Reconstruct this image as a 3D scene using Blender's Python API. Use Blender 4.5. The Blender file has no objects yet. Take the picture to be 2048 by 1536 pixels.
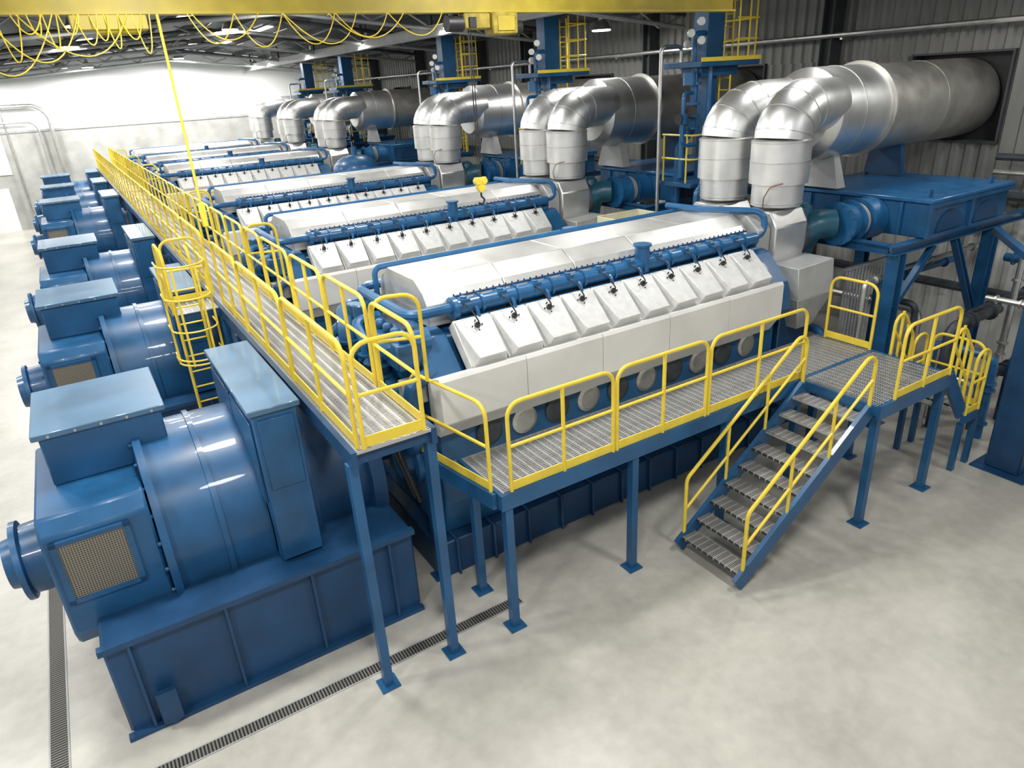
import bpy, bmesh, math, random
from mathutils import Vector, Matrix
random.seed(7)
SC=bpy.context.scene
COL=SC.collection
# ------------------------------------------------------------------ materials
def newmat(name):
    m=bpy.data.materials.new(name); m.use_nodes=True
    nt=m.node_tree; b=nt.nodes["Principled BSDF"]
    return m,nt,b
def mat(name,col,rough=.4,metal=0.,nscale=3.,namt=.12,bump=0.,bscale=40.,coat=0.,rvar=.1):
    m,nt,b=newmat(name)
    tc=nt.nodes.new("ShaderNodeTexCoord")
    n=nt.nodes.new("ShaderNodeTexNoise"); n.inputs["Scale"].default_value=nscale; n.inputs["Detail"].default_value=5
    nt.links.new(tc.outputs["Object"],n.inputs["Vector"])
    r=nt.nodes.new("ShaderNodeValToRGB")
    r.color_ramp.elements[0].position=.3; r.color_ramp.elements[1].position=.7
    c0=tuple(max(0,c*(1-namt)) for c in col)+(1,); c1=tuple(min(1,c*(1+namt)) for c in col)+(1,)
    r.color_ramp.elements[0].color=c0; r.color_ramp.elements[1].color=c1
    nt.links.new(n.outputs["Fac"],r.inputs["Fac"]); nt.links.new(r.outputs["Color"],b.inputs["Base Color"])
    mr=nt.nodes.new("ShaderNodeMapRange"); mr.inputs["To Min"].default_value=max(.02,rough-rvar); mr.inputs["To Max"].default_value=min(1,rough+rvar)
    nt.links.new(n.outputs["Fac"],mr.inputs["Value"]); nt.links.new(mr.outputs["Result"],b.inputs["Roughness"])
    b.inputs["Metallic"].default_value=metal
    if coat: b.inputs["Coat Weight"].default_value=coat
    if bump:
        n2=nt.nodes.new("ShaderNodeTexNoise"); n2.inputs["Scale"].default_value=bscale; n2.inputs["Detail"].default_value=3
        nt.links.new(tc.outputs["Object"],n2.inputs["Vector"])
        bp=nt.nodes.new("ShaderNodeBump"); bp.inputs["Strength"].default_value=bump; bp.inputs["Distance"].default_value=.02
        nt.links.new(n2.outputs["Fac"],bp.inputs["Height"]); nt.links.new(bp.outputs["Normal"],b.inputs["Normal"])
    return m
def stripes(name,col,dark,scale,axis,frac,trans=False,rough=.4,metal=.6,axis2=None,scale2=None,frac2=.15):
    m,nt,b=newmat(name)
    tc=nt.nodes.new("ShaderNodeTexCoord"); sp=nt.nodes.new("ShaderNodeSeparateXYZ")
    nt.links.new(tc.outputs["Object"],sp.inputs[0])
    def st(ax,sc,fr):
        a=nt.nodes.new("ShaderNodeMath"); a.operation="MULTIPLY"; a.inputs[1].default_value=sc
        nt.links.new(sp.outputs[ax],a.inputs[0])
        f=nt.nodes.new("ShaderNodeMath"); f.operation="FRACT"; nt.links.new(a.outputs[0],f.inputs[0])
        l=nt.nodes.new("ShaderNodeMath"); l.operation="LESS_THAN"; l.inputs[1].default_value=fr
        nt.links.new(f.outputs[0],l.inputs[0]); return l.outputs[0]
    s=st(axis,scale,frac)
    if axis2 is not None:
        s2=st(axis2,scale2,frac2); mx=nt.nodes.new("ShaderNodeMath"); mx.operation="MAXIMUM"
        nt.links.new(s,mx.inputs[0]); nt.links.new(s2,mx.inputs[1]); s=mx.outputs[0]
    b.inputs["Roughness"].default_value=rough; b.inputs["Metallic"].default_value=metal
    if trans:
        b.inputs["Base Color"].default_value=col+(1,)
        t=nt.nodes.new("ShaderNodeBsdfTransparent"); ms=nt.nodes.new("ShaderNodeMixShader")
        nt.links.new(s,ms.inputs[0]); nt.links.new(t.outputs[0],ms.inputs[1]); nt.links.new(b.outputs[0],ms.inputs[2])
        nt.links.new(ms.outputs[0],nt.nodes["Material Output"].inputs[0])
    else:
        mc=nt.nodes.new("ShaderNodeMix"); mc.data_type="RGBA"
        mc.inputs[6].default_value=dark+(1,); mc.inputs[7].default_value=col+(1,)
        nt.links.new(s,mc.inputs[0]); nt.links.new(mc.outputs[2],b.inputs["Base Color"])
    return m
def emis(name,col,s):
    m,nt,b=newmat(name); b.inputs["Emission Color"].default_value=col+(1,); b.inputs["Emission Strength"].default_value=s
    b.inputs["Base Color"].default_value=col+(1,); return m
BLUE=mat("blue_paint",(.012,.085,.205),.38,0,2.0,.22,coat=.15)
BLUED=mat("dark_blue_paint",(.008,.052,.135),.44,0,2.0,.22)
BLUEP=mat("blue_pipe_paint",(.014,.105,.255),.36,0,4,.18,coat=.2)
BLUEL=mat("blue_lid_reflection_tint",(.075,.165,.27),.42,.1,1.5,.2,coat=.5)  # blue paint made paler: reflections on the box tops put into the lid colour
TEAL=mat("teal_cast_iron",(.010,.075,.12),.35,0,5,.2)
YEL=mat("yellow_paint",(.78,.585,.055),.42,0,5,.08)
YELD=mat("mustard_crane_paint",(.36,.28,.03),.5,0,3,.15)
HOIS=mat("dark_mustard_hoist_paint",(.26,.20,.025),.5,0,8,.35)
ALU=mat("light_aluminium_cast",(.64,.645,.635),.42,.2,9,.08,bump=.10)
PANEL=mat("pale_panel_paint",(.70,.70,.68),.45,.05,1.6,.07)
HOT=mat("aluminium_hot_box",(.66,.66,.64),.36,.6,2.2,.10)
SILV=mat("silver_cladding",(.78,.785,.78),.40,.95,1.5,.10,bump=.10,bscale=7)
SILV2=mat("satin_silver_riser",(.78,.78,.765),.40,.9,2,.10,bump=.12,bscale=9)
DUCT=mat("dull_duct_steel",(.50,.49,.45),.46,.8,3,.15,bump=.08,bscale=8)
CHRM=mat("steel",(.60,.60,.58),.36,.9,6,.1)
BLK=mat("black_rubber",(.015,.015,.017),.5,0,5,.2)
DARKM=mat("dark_machine",(.05,.06,.07),.45,.2,5,.3)
GREYB=mat("grey_sheet_box",(.42,.43,.43),.45,.2,3,.1)
CONC=mat("concrete_wall",(.38,.38,.36),.8,0,1.4,.18,bump=.2,bscale=10)
WHT=mat("white_wall_paint",(.82,.83,.82),.7,0,.5,.03)
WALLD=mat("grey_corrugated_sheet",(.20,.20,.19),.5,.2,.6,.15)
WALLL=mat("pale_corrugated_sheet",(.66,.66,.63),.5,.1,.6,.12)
STEELD=mat("dark_structural_steel",(.05,.055,.06),.55,.1,3,.2)
ROOF=mat("roof_sheet",(.085,.09,.09),.6,.1,.7,.2)
RUNW=mat("grey_runway_steel",(.36,.37,.36),.5,.2,3,.15)
ORG=mat("dull_copper_cable",(.20,.085,.045),.55,0,5,.2)
TREAD=stripes("galvanised_grating_tread",(.50,.50,.48),(.07,.07,.07),34,0,.5,False,.45,.5,1,10,.2)
GRATE=stripes("galvanised_grating",(.48,.48,.47),(.1,.1,.1),30,1,.45,True,.42,.5,0,9,.2)
DRAIN=stripes("drain_slots_along_y",(.20,.19,.17),(.015,.015,.015),28,1,.5,False,.6,.4)
DRAINX=stripes("drain_slots_along_x",(.20,.19,.17),(.015,.015,.015),28,0,.5,False,.6,.4)
MESHG=stripes("ventilation_grille",(.26,.235,.19),(.03,.03,.03),40,0,.45,False,.5,.3,2,40,.45)
LAMP=emis("lamp_lens",(1,.98,.93),14.)
SKYL=emis("skylight_panel",(1,.98,.92),2.2)
def floormat():
    m,nt,b=newmat("polished_concrete_floor")
    tc=nt.nodes.new("ShaderNodeTexCoord")
    n1=nt.nodes.new("ShaderNodeTexNoise"); n1.inputs["Scale"].default_value=.55; n1.inputs["Detail"].default_value=8; n1.inputs["Roughness"].default_value=.65
    n2=nt.nodes.new("ShaderNodeTexNoise"); n2.inputs["Scale"].default_value=6; n2.inputs["Detail"].default_value=8
    for n in (n1,n2): nt.links.new(tc.outputs["Object"],n.inputs["Vector"])
    ad=nt.nodes.new("ShaderNodeMath"); ad.operation="MULTIPLY_ADD"; ad.inputs[1].default_value=.4
    nt.links.new(n2.outputs["Fac"],ad.inputs[0]); nt.links.new(n1.outputs["Fac"],ad.inputs[2])
    r=nt.nodes.new("ShaderNodeValToRGB"); e=r.color_ramp.elements
    e[0].position=.45; e[0].color=(.35,.335,.295,1); e[1].position=.9; e[1].color=(.53,.515,.46,1)
    nt.links.new(ad.outputs[0],r.inputs["Fac"]); nt.links.new(r.outputs["Color"],b.inputs["Base Color"])
    mr=nt.nodes.new("ShaderNodeMapRange"); mr.inputs["To Min"].default_value=.2; mr.inputs["To Max"].default_value=.45
    nt.links.new(n1.outputs["Fac"],mr.inputs["Value"]); nt.links.new(mr.outputs["Result"],b.inputs["Roughness"])
    return m
FLOOR=floormat()
# ------------------------------------------------------------------ builder
def fillet(pts,R,k=5):
    pts=[Vector(p) for p in pts]
    if R<=0 or len(pts)<3: return pts
    out=[pts[0]]
    for i in range(1,len(pts)-1):
        a,b,c=pts[i-1],pts[i],pts[i+1]
        u=(a-b); v=(c-b); lu,lv=u.length,v.length
        if lu<1e-6 or lv<1e-6: continue
        u/=lu; v/=lv; ang=u.angle(v)
        if ang>3.1: out.append(b); continue
        d=min(R/math.tan(ang/2),lu*.49,lv*.49)
        r=d*math.tan(ang/2)
        bis=(u+v).normalized(); cen=b+bis*(r/math.sin(ang/2))
        p0=b+u*d-cen; p1=b+v*d-cen
        th=p0.angle(p1)
        for j in range(k+1):
            t=j/k
            q=(p0*math.sin((1-t)*th)+p1*math.sin(t*th))/math.sin(th)
            out.append(cen+q)
    out.append(pts[-1]); return out
class MB:
    def __init__(s): s.v=[]; s.f=[]
    def add(s,vs,fs):
        o=len(s.v); s.v+= [Vector(v) for v in vs]; s.f+=[tuple(i+o for i in f) for f in fs]; return s
    def box(s,x0,x1,y0,y1,z0,z1):
        return s.hexa([(x0,y0,z0),(x1,y0,z0),(x1,y1,z0),(x0,y1,z0),(x0,y0,z1),(x1,y0,z1),(x1,y1,z1),(x0,y1,z1)])
    def hexa(s,p):
        return s.add(p,[(0,3,2,1),(4,5,6,7),(0,1,5,4),(1,2,6,5),(2,3,7,6),(3,0,4,7)])
    def prism(s,pr,vec):
        n=len(pr); vec=Vector(vec); a=[Vector(p) for p in pr]
        return s.add(a+[p+vec for p in a],[tuple(range(n)),tuple(range(2*n-1,n-1,-1))]+[(i,(i+1)%n,(i+1)%n+n,i+n) for i in range(n)])
    def prx(s,pr,x0,x1): return s.prism([(x0,y,z) for y,z in pr],(x1-x0,0,0))
    def pry(s,pr,y0,y1): return s.prism([(x,y0,z) for x,z in pr],(0,y1-y0,0))
    def lathe(s,p,ax,prof,n=24,caps=True):
        p=Vector(p); ax=Vector(ax).normalized()
        u=ax.orthogonal().normalized(); w=ax.cross(u)
        vs=[];fs=[]
        for d,r in prof:
            for i in range(n):
                t=2*math.pi*i/n
                vs.append(p+ax*d+(u*math.cos(t)+w*math.sin(t))*r)
        for k in range(len(prof)-1):
            for i in range(n):
                j=(i+1)%n; fs.append((k*n+i,k*n+j,(k+1)*n+j,(k+1)*n+i))
        if caps:
            fs.append(tuple(range(n-1,-1,-1))); m=(len(prof)-1)*n; fs.append(tuple(range(m,m+n)))
        return s.add(vs,fs)
    def cyl(s,p0,p1,r,r1=None,n=16):
        p0=Vector(p0);p1=Vector(p1)
        return s.lathe(p0,p1-p0,[(0,r),((p1-p0).length,r if r1 is None else r1)],n)
    def tube(s,pts,r,n=8,R=0,k=5,rads=None):
        P=fillet(pts,R,k); m=len(P); vs=[];fs=[]
        t0=(P[1]-P[0]).normalized(); u=t0.orthogonal().normalized()
        for i in range(m):
            if i==0: t=t0
            elif i==m-1: t=(P[-1]-P[-2]).normalized()
            else:
                t=((P[i]-P[i-1]).normalized()+(P[i+1]-P[i]).normalized())
                t=t.normalized() if t.length>1e-6 else (P[i+1]-P[i]).normalized()
            u=(u-t*u.dot(t)).normalized(); w=t.cross(u)
            rr=r if rads is None else rads[0]+(rads[1]-rads[0])*i/(m-1)
            for j in range(n):
                a=2*math.pi*j/n; vs.append(P[i]+(u*math.cos(a)+w*math.sin(a))*rr)
        for i in range(m-1):
            for j in range(n):
                q=(j+1)%n; fs.append((i*n+j,i*n+q,(i+1)*n+q,(i+1)*n+j))
        fs.append(tuple(range(n-1,-1,-1))); fs.append(tuple(range((m-1)*n,m*n)))
        return s.add(vs,fs)
    def obj(s,name,mt,parent=None,bevel=0,label=None,ang=.5):
        o0=parent_origin(parent)
        me=bpy.data.meshes.new(name)
        me.from_pydata([tuple(v-o0) for v in s.v],[],s.f); me.validate()
        bm=bmesh.new(); bm.from_mesh(me); bmesh.ops.recalc_face_normals(bm,faces=bm.faces); bm.to_mesh(me); bm.free()
        me.polygons.foreach_set("use_smooth",[True]*len(me.polygons)); me.set_sharp_from_angle(angle=ang)
        me.materials.append(mt); me.update()
        ob=bpy.data.objects.new(name,me); COL.objects.link(ob)
        if parent: ob.parent=parent
        if bevel:
            b=ob.modifiers.new("b","BEVEL"); b.width=bevel; b.segments=1; b.limit_method="ANGLE"; b.angle_limit=.5
        if label: ob["label"]=label
        return ob
def parent_origin(p):
    o=Vector((0,0,0))
    while p is not None: o+=Vector(p.location); p=p.parent
    return o
def root(name,label,cat,loc,group=None):
    e=bpy.data.objects.new(name,None); e.location=loc; e.empty_display_size=.2; COL.objects.link(e)
    e["label"]=label; e["category"]=cat
    if group: e["group"]=group
    return e
def dup(r,off,label=None):
    def cp(o,par):
        c=o.copy(); COL.objects.link(c)
        if par is not None: c.parent=par
        for ch in list(o.children):
            cp(ch,c)
        return c
    n=cp(r,None); n.location=Vector(r.location)+Vector(off)
    if label: n["label"]=label
    return n
def struct(o): o["kind"]="structure"; return o
YC=[8.45,14.45,20.7,31.0,37.0,43.0]
Y0=YC[0]
# ------------------------------------------------------------------ room
XW=16.5; YF=48.0
struct(MB().box(-8,XW+.3,-4,YF+.3,-.2,0).obj("floor",FLOOR))
o=struct(MB().box(-8,XW,YF,YF+.3,0,5.15).obj("wall_far",CONC))
m=MB(); m.prism([(-8,YF,5.15),(XW,YF,5.15),(XW,YF,7.7),(6.5,YF,9.05),(-8,YF,7.9)],(0,.3,0))
struct(m.obj("wall_upper_far",WHT))
struct(MB().box(-8,XW,YF-.04,YF,5.08,5.2).obj("trim_1",RUNW))
def corr(m,y0,y1,z0,z1,X=XW,p=.3,d=.06):
    if y1-y0<.01: return
    prof=[]; y=y0
    while y<y1-1e-6:
        for dy,dx in ((0,0),(.10,0),(.15,-d),(.25,-d)):
            if y+dy<=y1: prof.append((X+dx,y+dy))
        y+=p
    prof.append((X,y1))
    n=len(prof); vs=[(x,yy,z0) for x,yy in prof]+[(x,yy,z1) for x,yy in prof]
    m.add(vs,[(i,i+1,n+i+1,n+i) for i in range(n-1)])
ZO0,ZO1,WO=4.5,6.2,1.0
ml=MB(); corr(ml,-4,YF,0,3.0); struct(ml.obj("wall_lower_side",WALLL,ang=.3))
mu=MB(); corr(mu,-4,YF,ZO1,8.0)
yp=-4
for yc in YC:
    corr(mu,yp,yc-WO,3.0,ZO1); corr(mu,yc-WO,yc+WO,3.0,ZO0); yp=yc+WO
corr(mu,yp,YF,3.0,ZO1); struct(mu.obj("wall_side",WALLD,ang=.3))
k=2
for yc in YC:
    struct(MB().box(XW+.28,XW+.3,yc-1.25,yc+1.25,4.3,6.4).obj("wall_recess",BLK))  # flat black sheet stands in for the darkness inside the duct opening
    m=MB(); a,b,c,d=yc-WO,yc+WO,ZO0,ZO1
    m.box(XW-.1,XW+.28,a-.04,a,c-.04,d+.04).box(XW-.1,XW+.28,b,b+.04,c-.04,d+.04).box(XW-.1,XW+.28,a,b,c-.04,c).box(XW-.1,XW+.28,a,b,d,d+.04)
    struct(m.obj("trim_%d"%k,STEELD)); k+=1
cr=root("wall_column","dark grey steel H-section building column against corrugated wall","column",(XW-.3,11.4,0),"steel columns along the corrugated wall")
m=MB(); x,y=XW-.3,11.4
m.box(x-.18,x+.18,y-.15,y-.13,0,7.8).box(x-.18,x+.18,y+.13,y+.15,0,7.8).box(x-.012,x+.012,y-.13,y+.13,0,7.8)
m.obj("column_shaft",STEELD,cr); MB().box(x-.22,x+.22,y-.2,y+.2,0,.03).obj("base_plate",STEELD,cr)
for yy in (4.9,17.6,24.5,28,34,40): dup(cr,(0,yy-11.4,0))
def roofz(x): return 9.15-(6.5-x)*.085 if x<6.5 else 9.15-(x-6.5)*.13
m=MB()
m.prism([(-8,-4,roofz(-8)),(6.5,-4,9.15),(XW+.3,-4,roofz(XW+.3)),(XW+.3,-4,roofz(XW+.3)+.12),(6.5,-4,9.27),(-8,-4,roofz(-8)+.12)],(0,YF+4.2,0))
struct(m.obj("ceiling",ROOF))
pg="roof purlins"
p0=None
for x in [-6+1.5*i for i in range(15)]:
    if x>16: break
    z=roofz(x)
    if p0 is None:
        p0=MB().box(x-.04,x+.04,-2,YF,z-.22,z-.005).obj("roof_purlin",STEELD)
        for kk,vv in (("label","dark steel roof purlin running under the roof sheet"),("category","beam"),("group",pg)): p0[kk]=vv
        zp=z;xp=x
    else:
        c=p0.copy(); c.location=(x-xp,0,z-zp); COL.objects.link(c)
def truss(y):
    r=root("roof_truss","grey steel roof truss with diagonal web members","truss",(6.5,y,8.0),"roof trusses")
    m=MB(); m.tube([(-7,y,roofz(-7)-.28),(6.5,y,8.85),(16,y,roofz(16)-.28)],.07,6)
    m.obj("top_chord",STEELD,r)
    m=MB(); m.tube([(-7,y,roofz(-7)-.75),(6.5,y,8.3),(16,y,roofz(16)-.6)],.06,6); m.obj("bottom_chord",RUNW,r)
    m=MB(); pts=[]
    for i in range(24):
        x=-7+i; top=i%2
        zt=roofz(x)-.28; zb=roofz(x)-.78 if x<=6.5 else roofz(x)-.72
        pts.append((x,y,zt if top else zb))
    m.tube(pts,.035,5); m.obj("web_members",RUNW,r)
    return r
t=truss(4)
for y in (16,22,28,34,40,46): dup(t,(0,y-4,0))
for (x,y) in ((9.0,26),(9.0,34),(9.0,42),(2.0,38),(5.0,31)):
    m=MB(); z0,z1=roofz(x-.5)-.02,roofz(x+.5)-.02
    m.hexa([(x-.5,y-1.5,z0-.02),(x+.5,y-1.5,z1-.02),(x+.5,y+1.5,z1-.02),(x-.5,y+1.5,z0-.02),(x-.5,y-1.5,z0),(x+.5,y-1.5,z1),(x+.5,y+1.5,z1),(x-.5,y+1.5,z0)])
    k+=1; struct(m.obj("window_%d"%k,SKYL))
def lamp(x,y,pw,z=None):
    z=roofz(x)-.75 if z is None else z
    r=root("high_bay_lamp","round high-bay ceiling lamp with glowing lens hanging from roof","lamp",(x,y,z),"high-bay lamps")
    MB().lathe((x,y,z),(0,0,1),[(0,.28),(.18,.2),(.24,.09),(.4,.08)],20).obj("lamp_shade",CHRM,r)
    MB().lathe((x,y,z-.03),(0,0,1),[(0,.26),(.03,.27)],20).obj("lamp_lens",LAMP,r)
    MB().cyl((x,y,z+.4),(x,y,roofz(x)-.02),.015,n=6).obj("hanger",STEELD,r)
    L=bpy.data.lights.new("lamp_light","AREA"); L.shape="DISK"; L.size=.95; L.energy=pw; L.color=(1,.985,.95)
    lo=bpy.data.objects.new("lamp_light",L); lo.parent=r; lo.location=(0,0,-.06); COL.objects.link(lo)
    return r
for y in (2,8,14.5,21,28,35,42):
    for x,pw in ((-4,290),(1.2,245),(6.2,225),(11.2,105)): lamp(x,y,pw)
for y in (5.2,17.5): lamp(14.2,y,85)  # extra lamps, added only to brighten the pale lower side wall
for x in (-2,2.5,7,11): lamp(x,45.3,480)
struct(MB().box(-4.6,-2.75,YF-.06,YF+.0,0,2.3).obj("door_1",WHT))
struct(MB().box(-4.9,-2.35,YF-.05,YF,3.0,5.05).obj("window_1",WHT))
m=MB(); m.tube([(-5,YF-.3,6.4),(.1,YF-.3,6.4),(.1,YF-.3,.0)],.11,10,R=.8,k=6)
o=m.obj("ventilation_pipe",CHRM); o["label"]="grey round duct curving down the concrete wall"; o["category"]="pipe"
m=MB(); m.tube([(-5,YF-.25,5.6),(-.5,YF-.25,5.6),(-.5,YF-.25,.0)],.06,8,R=.5)
o=m.obj("conduit_pipe",CHRM); o["label"]="thin grey conduit running down the concrete wall"; o["category"]="pipe"
m=MB(); m.tube([(-2.0,YF-.2,8.0),(-2.0,YF-.2,.0)],.05,8)
o=m.obj("conduit_pipe",CHRM); o["label"]="thin vertical conduit on the concrete wall"; o["category"]="pipe"
for (dx,z,r,mt,ya,yb) in ((.45,6.75,.06,CHRM,1,46.5),(.4,3.5,.09,DARKM,1,46.5),(.55,3.15,.05,CHRM,1,46.5),(.45,1.5,.10,DARKM,1,46.5),(.4,4.25,.07,DARKM,1,7.2),(.4,3.95,.05,CHRM,1,7.2)):
    x=XW-dx; m=MB(); m.tube([(x,ya,z),(x,yb,z)],r,10)
    for y in range(3,int(yb),4): m.box(x-.03,XW-.0,y-.03,y+.03,z-r-.04,z-r)
    o=m.obj("wall_pipe",mt); o["label"]="long service pipe bracketed along the corrugated wall"; o["category"]="pipe"; o["group"]="service pipes on the wall"
def drain(nm,x0,x1,y0,y1,mt,lab):
    r=root("trench_drain",lab,"drain",((x0+x1)/2,(y0+y1)/2,0))
    MB().box(x0,x1,y0,y1,0,.006).obj("grate",mt,r)
    m=MB(); f=.018
    m.box(x0-f,x0,y0-f,y1+f,0,.009).box(x1,x1+f,y0-f,y1+f,0,.009).box(x0,x1,y0-f,y0,0,.009).box(x0,x1,y1,y1+f,0,.009)
    m.obj("frame",RUNW,r)
drain("a",-1.68,-1.52,3.5,44,DRAIN,"narrow slotted steel trench drain in floor beside the generators")
drain("b",-1.4,3.6,6.08,6.22,DRAINX,"slotted steel trench drain in floor by the generator base")
# ------------------------------------------------------------------ engine
def build_engine():
    Y=Y0
    E=root("gas_engine","large V-type gas engine, aluminium covers, blue fuel pipes and crankcase","engine",(6.2,Y,0),"row of gas engines")
    m=MB(); m.box(2.95,9.9,Y-1.35,Y+1.35,0,.55)
    for i in range(12): m.box(3.2+i*.58,3.24+i*.58,Y-1.42,Y+1.42,0,.6)
    m.obj("base_frame",BLUED,E,.02)
    prof=[(-1.15,.55),(1.15,.55),(1.32,1.1),(1.32,2.35),(1.2,2.75),(.85,3.25),(.5,3.35),(-.5,3.35),(-.85,3.25),(-1.2,2.75),(-1.32,2.35),(-1.32,1.1)]
    MB().prx([(Y+a,b) for a,b in prof],3.15,9.5).obj("crankcase",BLUE,E,.02,ang=.2)
    for sg in(-1,1):
        m=MB(); m.prx([(Y+sg*.7,3.45),(Y+sg*1.05,3.4),(Y+sg*1.5,2.95),(Y+sg*1.6,2.5),(Y+sg*.7,2.5)],9.12,9.55); m.obj("end_casing",BLUE,E,.03,ang=.2)
        m=MB(); m.prx([(Y+sg*.7,3.4),(Y+sg*.98,3.36),(Y+sg*1.42,2.9),(Y+sg*1.4,2.4),(Y+sg*.7,2.4)],3.1,3.55); m.obj("end_casing",BLUE,E,.03,ang=.2)
        for i in range(5):
            x0=3.08+i*1.225
            pr=[(1.30,2.42),(1.64,2.42),(1.66,2.45),(1.66,3.0),(1.63,3.05),(1.44,2.99),(1.30,2.92)]
            MB().prx([(Y+sg*a,b) for a,b in pr],x0+.004,x0+1.221).obj("side_panel",PANEL,E,.004,ang=.2)
        pr=[(1.32,2.20),(1.46,2.20),(1.60,2.40),(1.32,2.40)]
        MB().prx([(Y+sg*a,b) for a,b in pr],3.1,9.2).obj("lower_ledge",PANEL,E,.008,ang=.2)
        for i in range(10):
            x=3.6+.548*(i+.5)
            m=MB(); m.lathe((x,Y+sg*1.30,1.97+.02),(0,sg,0),[(0,.20),(.05,.20),(.07,.15),(.07,.15)],16); m.obj("crankcase_door",CHRM if i%2 else DARKM,E)
        def P(x,s,h):
            dy=1.48-.676*s+.737*h; z=3.0+.737*s+.676*h
            return (x,Y+sg*dy,z)
        for i in range(10):
            xc=3.61+.548*(i+.5); w=.266
            c=MB()
            c.hexa([P(xc-w,-.0,-.16),P(xc+w,-.0,-.16),P(xc+w,.66,-.16),P(xc-w,.66,-.16),P(xc-w,0.02,.0),P(xc+w,0.02,.0),P(xc+w,.66,.02),P(xc-w,.66,.02)])
            # wide flat-topped block, deepest at its lower end
            c.hexa([P(xc-.25,-.01,-.02),P(xc+.25,-.01,-.02),P(xc+.262,.63,.0),P(xc-.262,.63,.0),P(xc-.195,.04,.17),P(xc+.195,.04,.17),P(xc+.255,.62,.055),P(xc-.255,.62,.055)])
            hc=c.obj("cylinder_head_cover",ALU,E,.008,ang=.2)
            kk=MB(); a=P(xc,.50,.06); b=P(xc,.50,.12); kk.cyl(a,b,.038,n=10)
            cc=P(xc,.50,.17)
            kk.tube([b,cc,P(xc-.05,.70,.2),P(xc-.05,.86,.05)],.010,6,R=.05)
            for dx,ds in ((.07,0),(-.07,0),(0,.07),(0,-.07)): kk.cyl(P(xc+dx,.50+ds,.04),P(xc+dx,.50+ds,.10),.010,n=6)
            kk.obj("ignition_plug",BLK,hc)
        m=MB(); yr=Y+sg*.88; zr=3.60
        m.tube([(3.75,yr,zr),(9.35,yr,zr)],.105,14)
        m.tube([(3.75,yr+sg*.10,zr-.16),(9.3,yr+sg*.10,zr-.16)],.05,10)
        for i in range(10):
            x=3.61+.548*(i+.5)
            m.cyl((x,yr,zr-.04),(x,yr,zr+.13),.045,n=10)
            m.box(x-.06,x+.06,yr-.08,yr+.08,zr+.02,zr+.11)
            m.tube([(x+.12,yr,zr),(x+.12,yr+sg*.14,zr-.02),(x+.12,yr+sg*.19,zr-.2)],.026,8,R=.06)
            m.cyl((x+.22,yr,zr),(x+.25,yr,zr),.135,n=14)
        m.cyl((6.9,yr,zr-.1),(6.9,yr,zr+.28),.11,n=14); m.cyl((6.9,yr,zr+.28),(6.9,yr,zr+.31),.14,n=14)
        m.cyl((3.7,yr,zr),(3.76,yr,zr),.15,n=14)
        m.obj("fuel_rail",BLUEP,E)
        m=MB()
        for i in range(56): 
            x=3.8+i*.098; m.cyl((x,Y+sg*.785,3.73),(x,Y+sg*.785,3.755),.012,n=5)
        m.tube([(3.8,Y+sg*.785,3.72),(9.25,Y+sg*.785,3.72)],.017,6)
        m.obj("bolt_row",BLUED,E)
    pr=[(-.77,3.38),(-.77,3.66),(-.68,3.80),(-.42,3.95),(.42,3.95),(.68,3.80),(.77,3.66),(.77,3.38)]
    m=MB(); xs=[3.42+i*1.18 for i in range(6)]
    for i in range(5): m.prx([(Y+a,b) for a,b in pr],xs[i]+.005,xs[i+1]-.005)
    hb=m.obj("hot_box_cover",HOT,E,.01,ang=.2)
    m=MB()
    for i in range(5):
        for j in range(2):
            x=xs[i]+.3+j*.5
            m.box(x,x+.06,Y-.78,Y-.76,3.60,3.65)
    m.obj("latch",CHRM,hb)
    m=MB()
    m.tube([(3.9,Y-.9,3.62),(3.12,Y-.9,3.62),(3.12,Y+.9,3.62),(3.9,Y+.9,3.62)],.065,10,R=.22)
    m.tube([(3.3,Y+.6,3.3),(3.3,Y+.6,3.93),(9.4,Y+.6,3.93)],.042,8,R=.1)
    m.tube([(9.3,Y-.86,3.62),(9.6,Y-.86,3.62),(9.6,Y-.86,4.0),(9.0,Y+.1,4.02),(9.0,Y+.8,4.0)],.055,10,R=.18)
    m.obj("coolant_pipe",BLUEP,E)
    for s,zz in ((-.55,2.55),(.55,2.55)):
        m=MB(); m.lathe((3.15,Y+s,zz),(-1,0,0),[(0,.42),(.2,.42),(.22,.36),(.4,.34),(.42,.24),(.55,.22),(.55,.05)],22)
        for q in range(10): a=q*.628; m.cyl((2.95,Y+s+.38*math.cos(a),zz+.38*math.sin(a)),(2.90,Y+s+.38*math.cos(a),zz+.38*math.sin(a)),.025,n=6)
        m.tube([(2.78,Y+s,zz),(2.78,Y+s,3.15),(2.9,Y+s*1.7,3.32),(3.3,Y+s*1.8,3.32)],.14,12,R=.18)
        m.cyl((2.78,Y+s,2.85),(2.78,Y+s,2.90),.2,n=16); m.cyl((2.78,Y+s,3.0),(2.78,Y+s,3.04),.2,n=16)
        m.obj("pump",BLUEP,E)
    m=MB(); m.lathe((3.15,Y-.95,1.75),(-1,0,0),[(0,.34),(.3,.34),(.32,.2),(.45,.2)],20)
    m.lathe((3.15,Y,1.65),(-1,0,0),[(0,.5),(.25,.48),(.27,.3),(.42,.3)],24)
    m.tube([(2.85,Y-.95,1.9),(2.85,Y-1.3,2.1),(2.85,Y-1.3,2.9),(3.2,Y-1.25,3.0)],.09,10,R=.18)
    m.obj("oil_pump",BLUE,E)
    m=MB()
    m.box(2.8,3.15,Y-1.15,Y-.2,3.05,3.38).box(2.85,3.12,Y+.1,Y+.9,3.0,3.28)
    for i in range(4): m.cyl((2.95,Y-1.05+i*.24,3.38),(2.95,Y-1.05+i*.24,3.50),.07,n=12)
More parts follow.
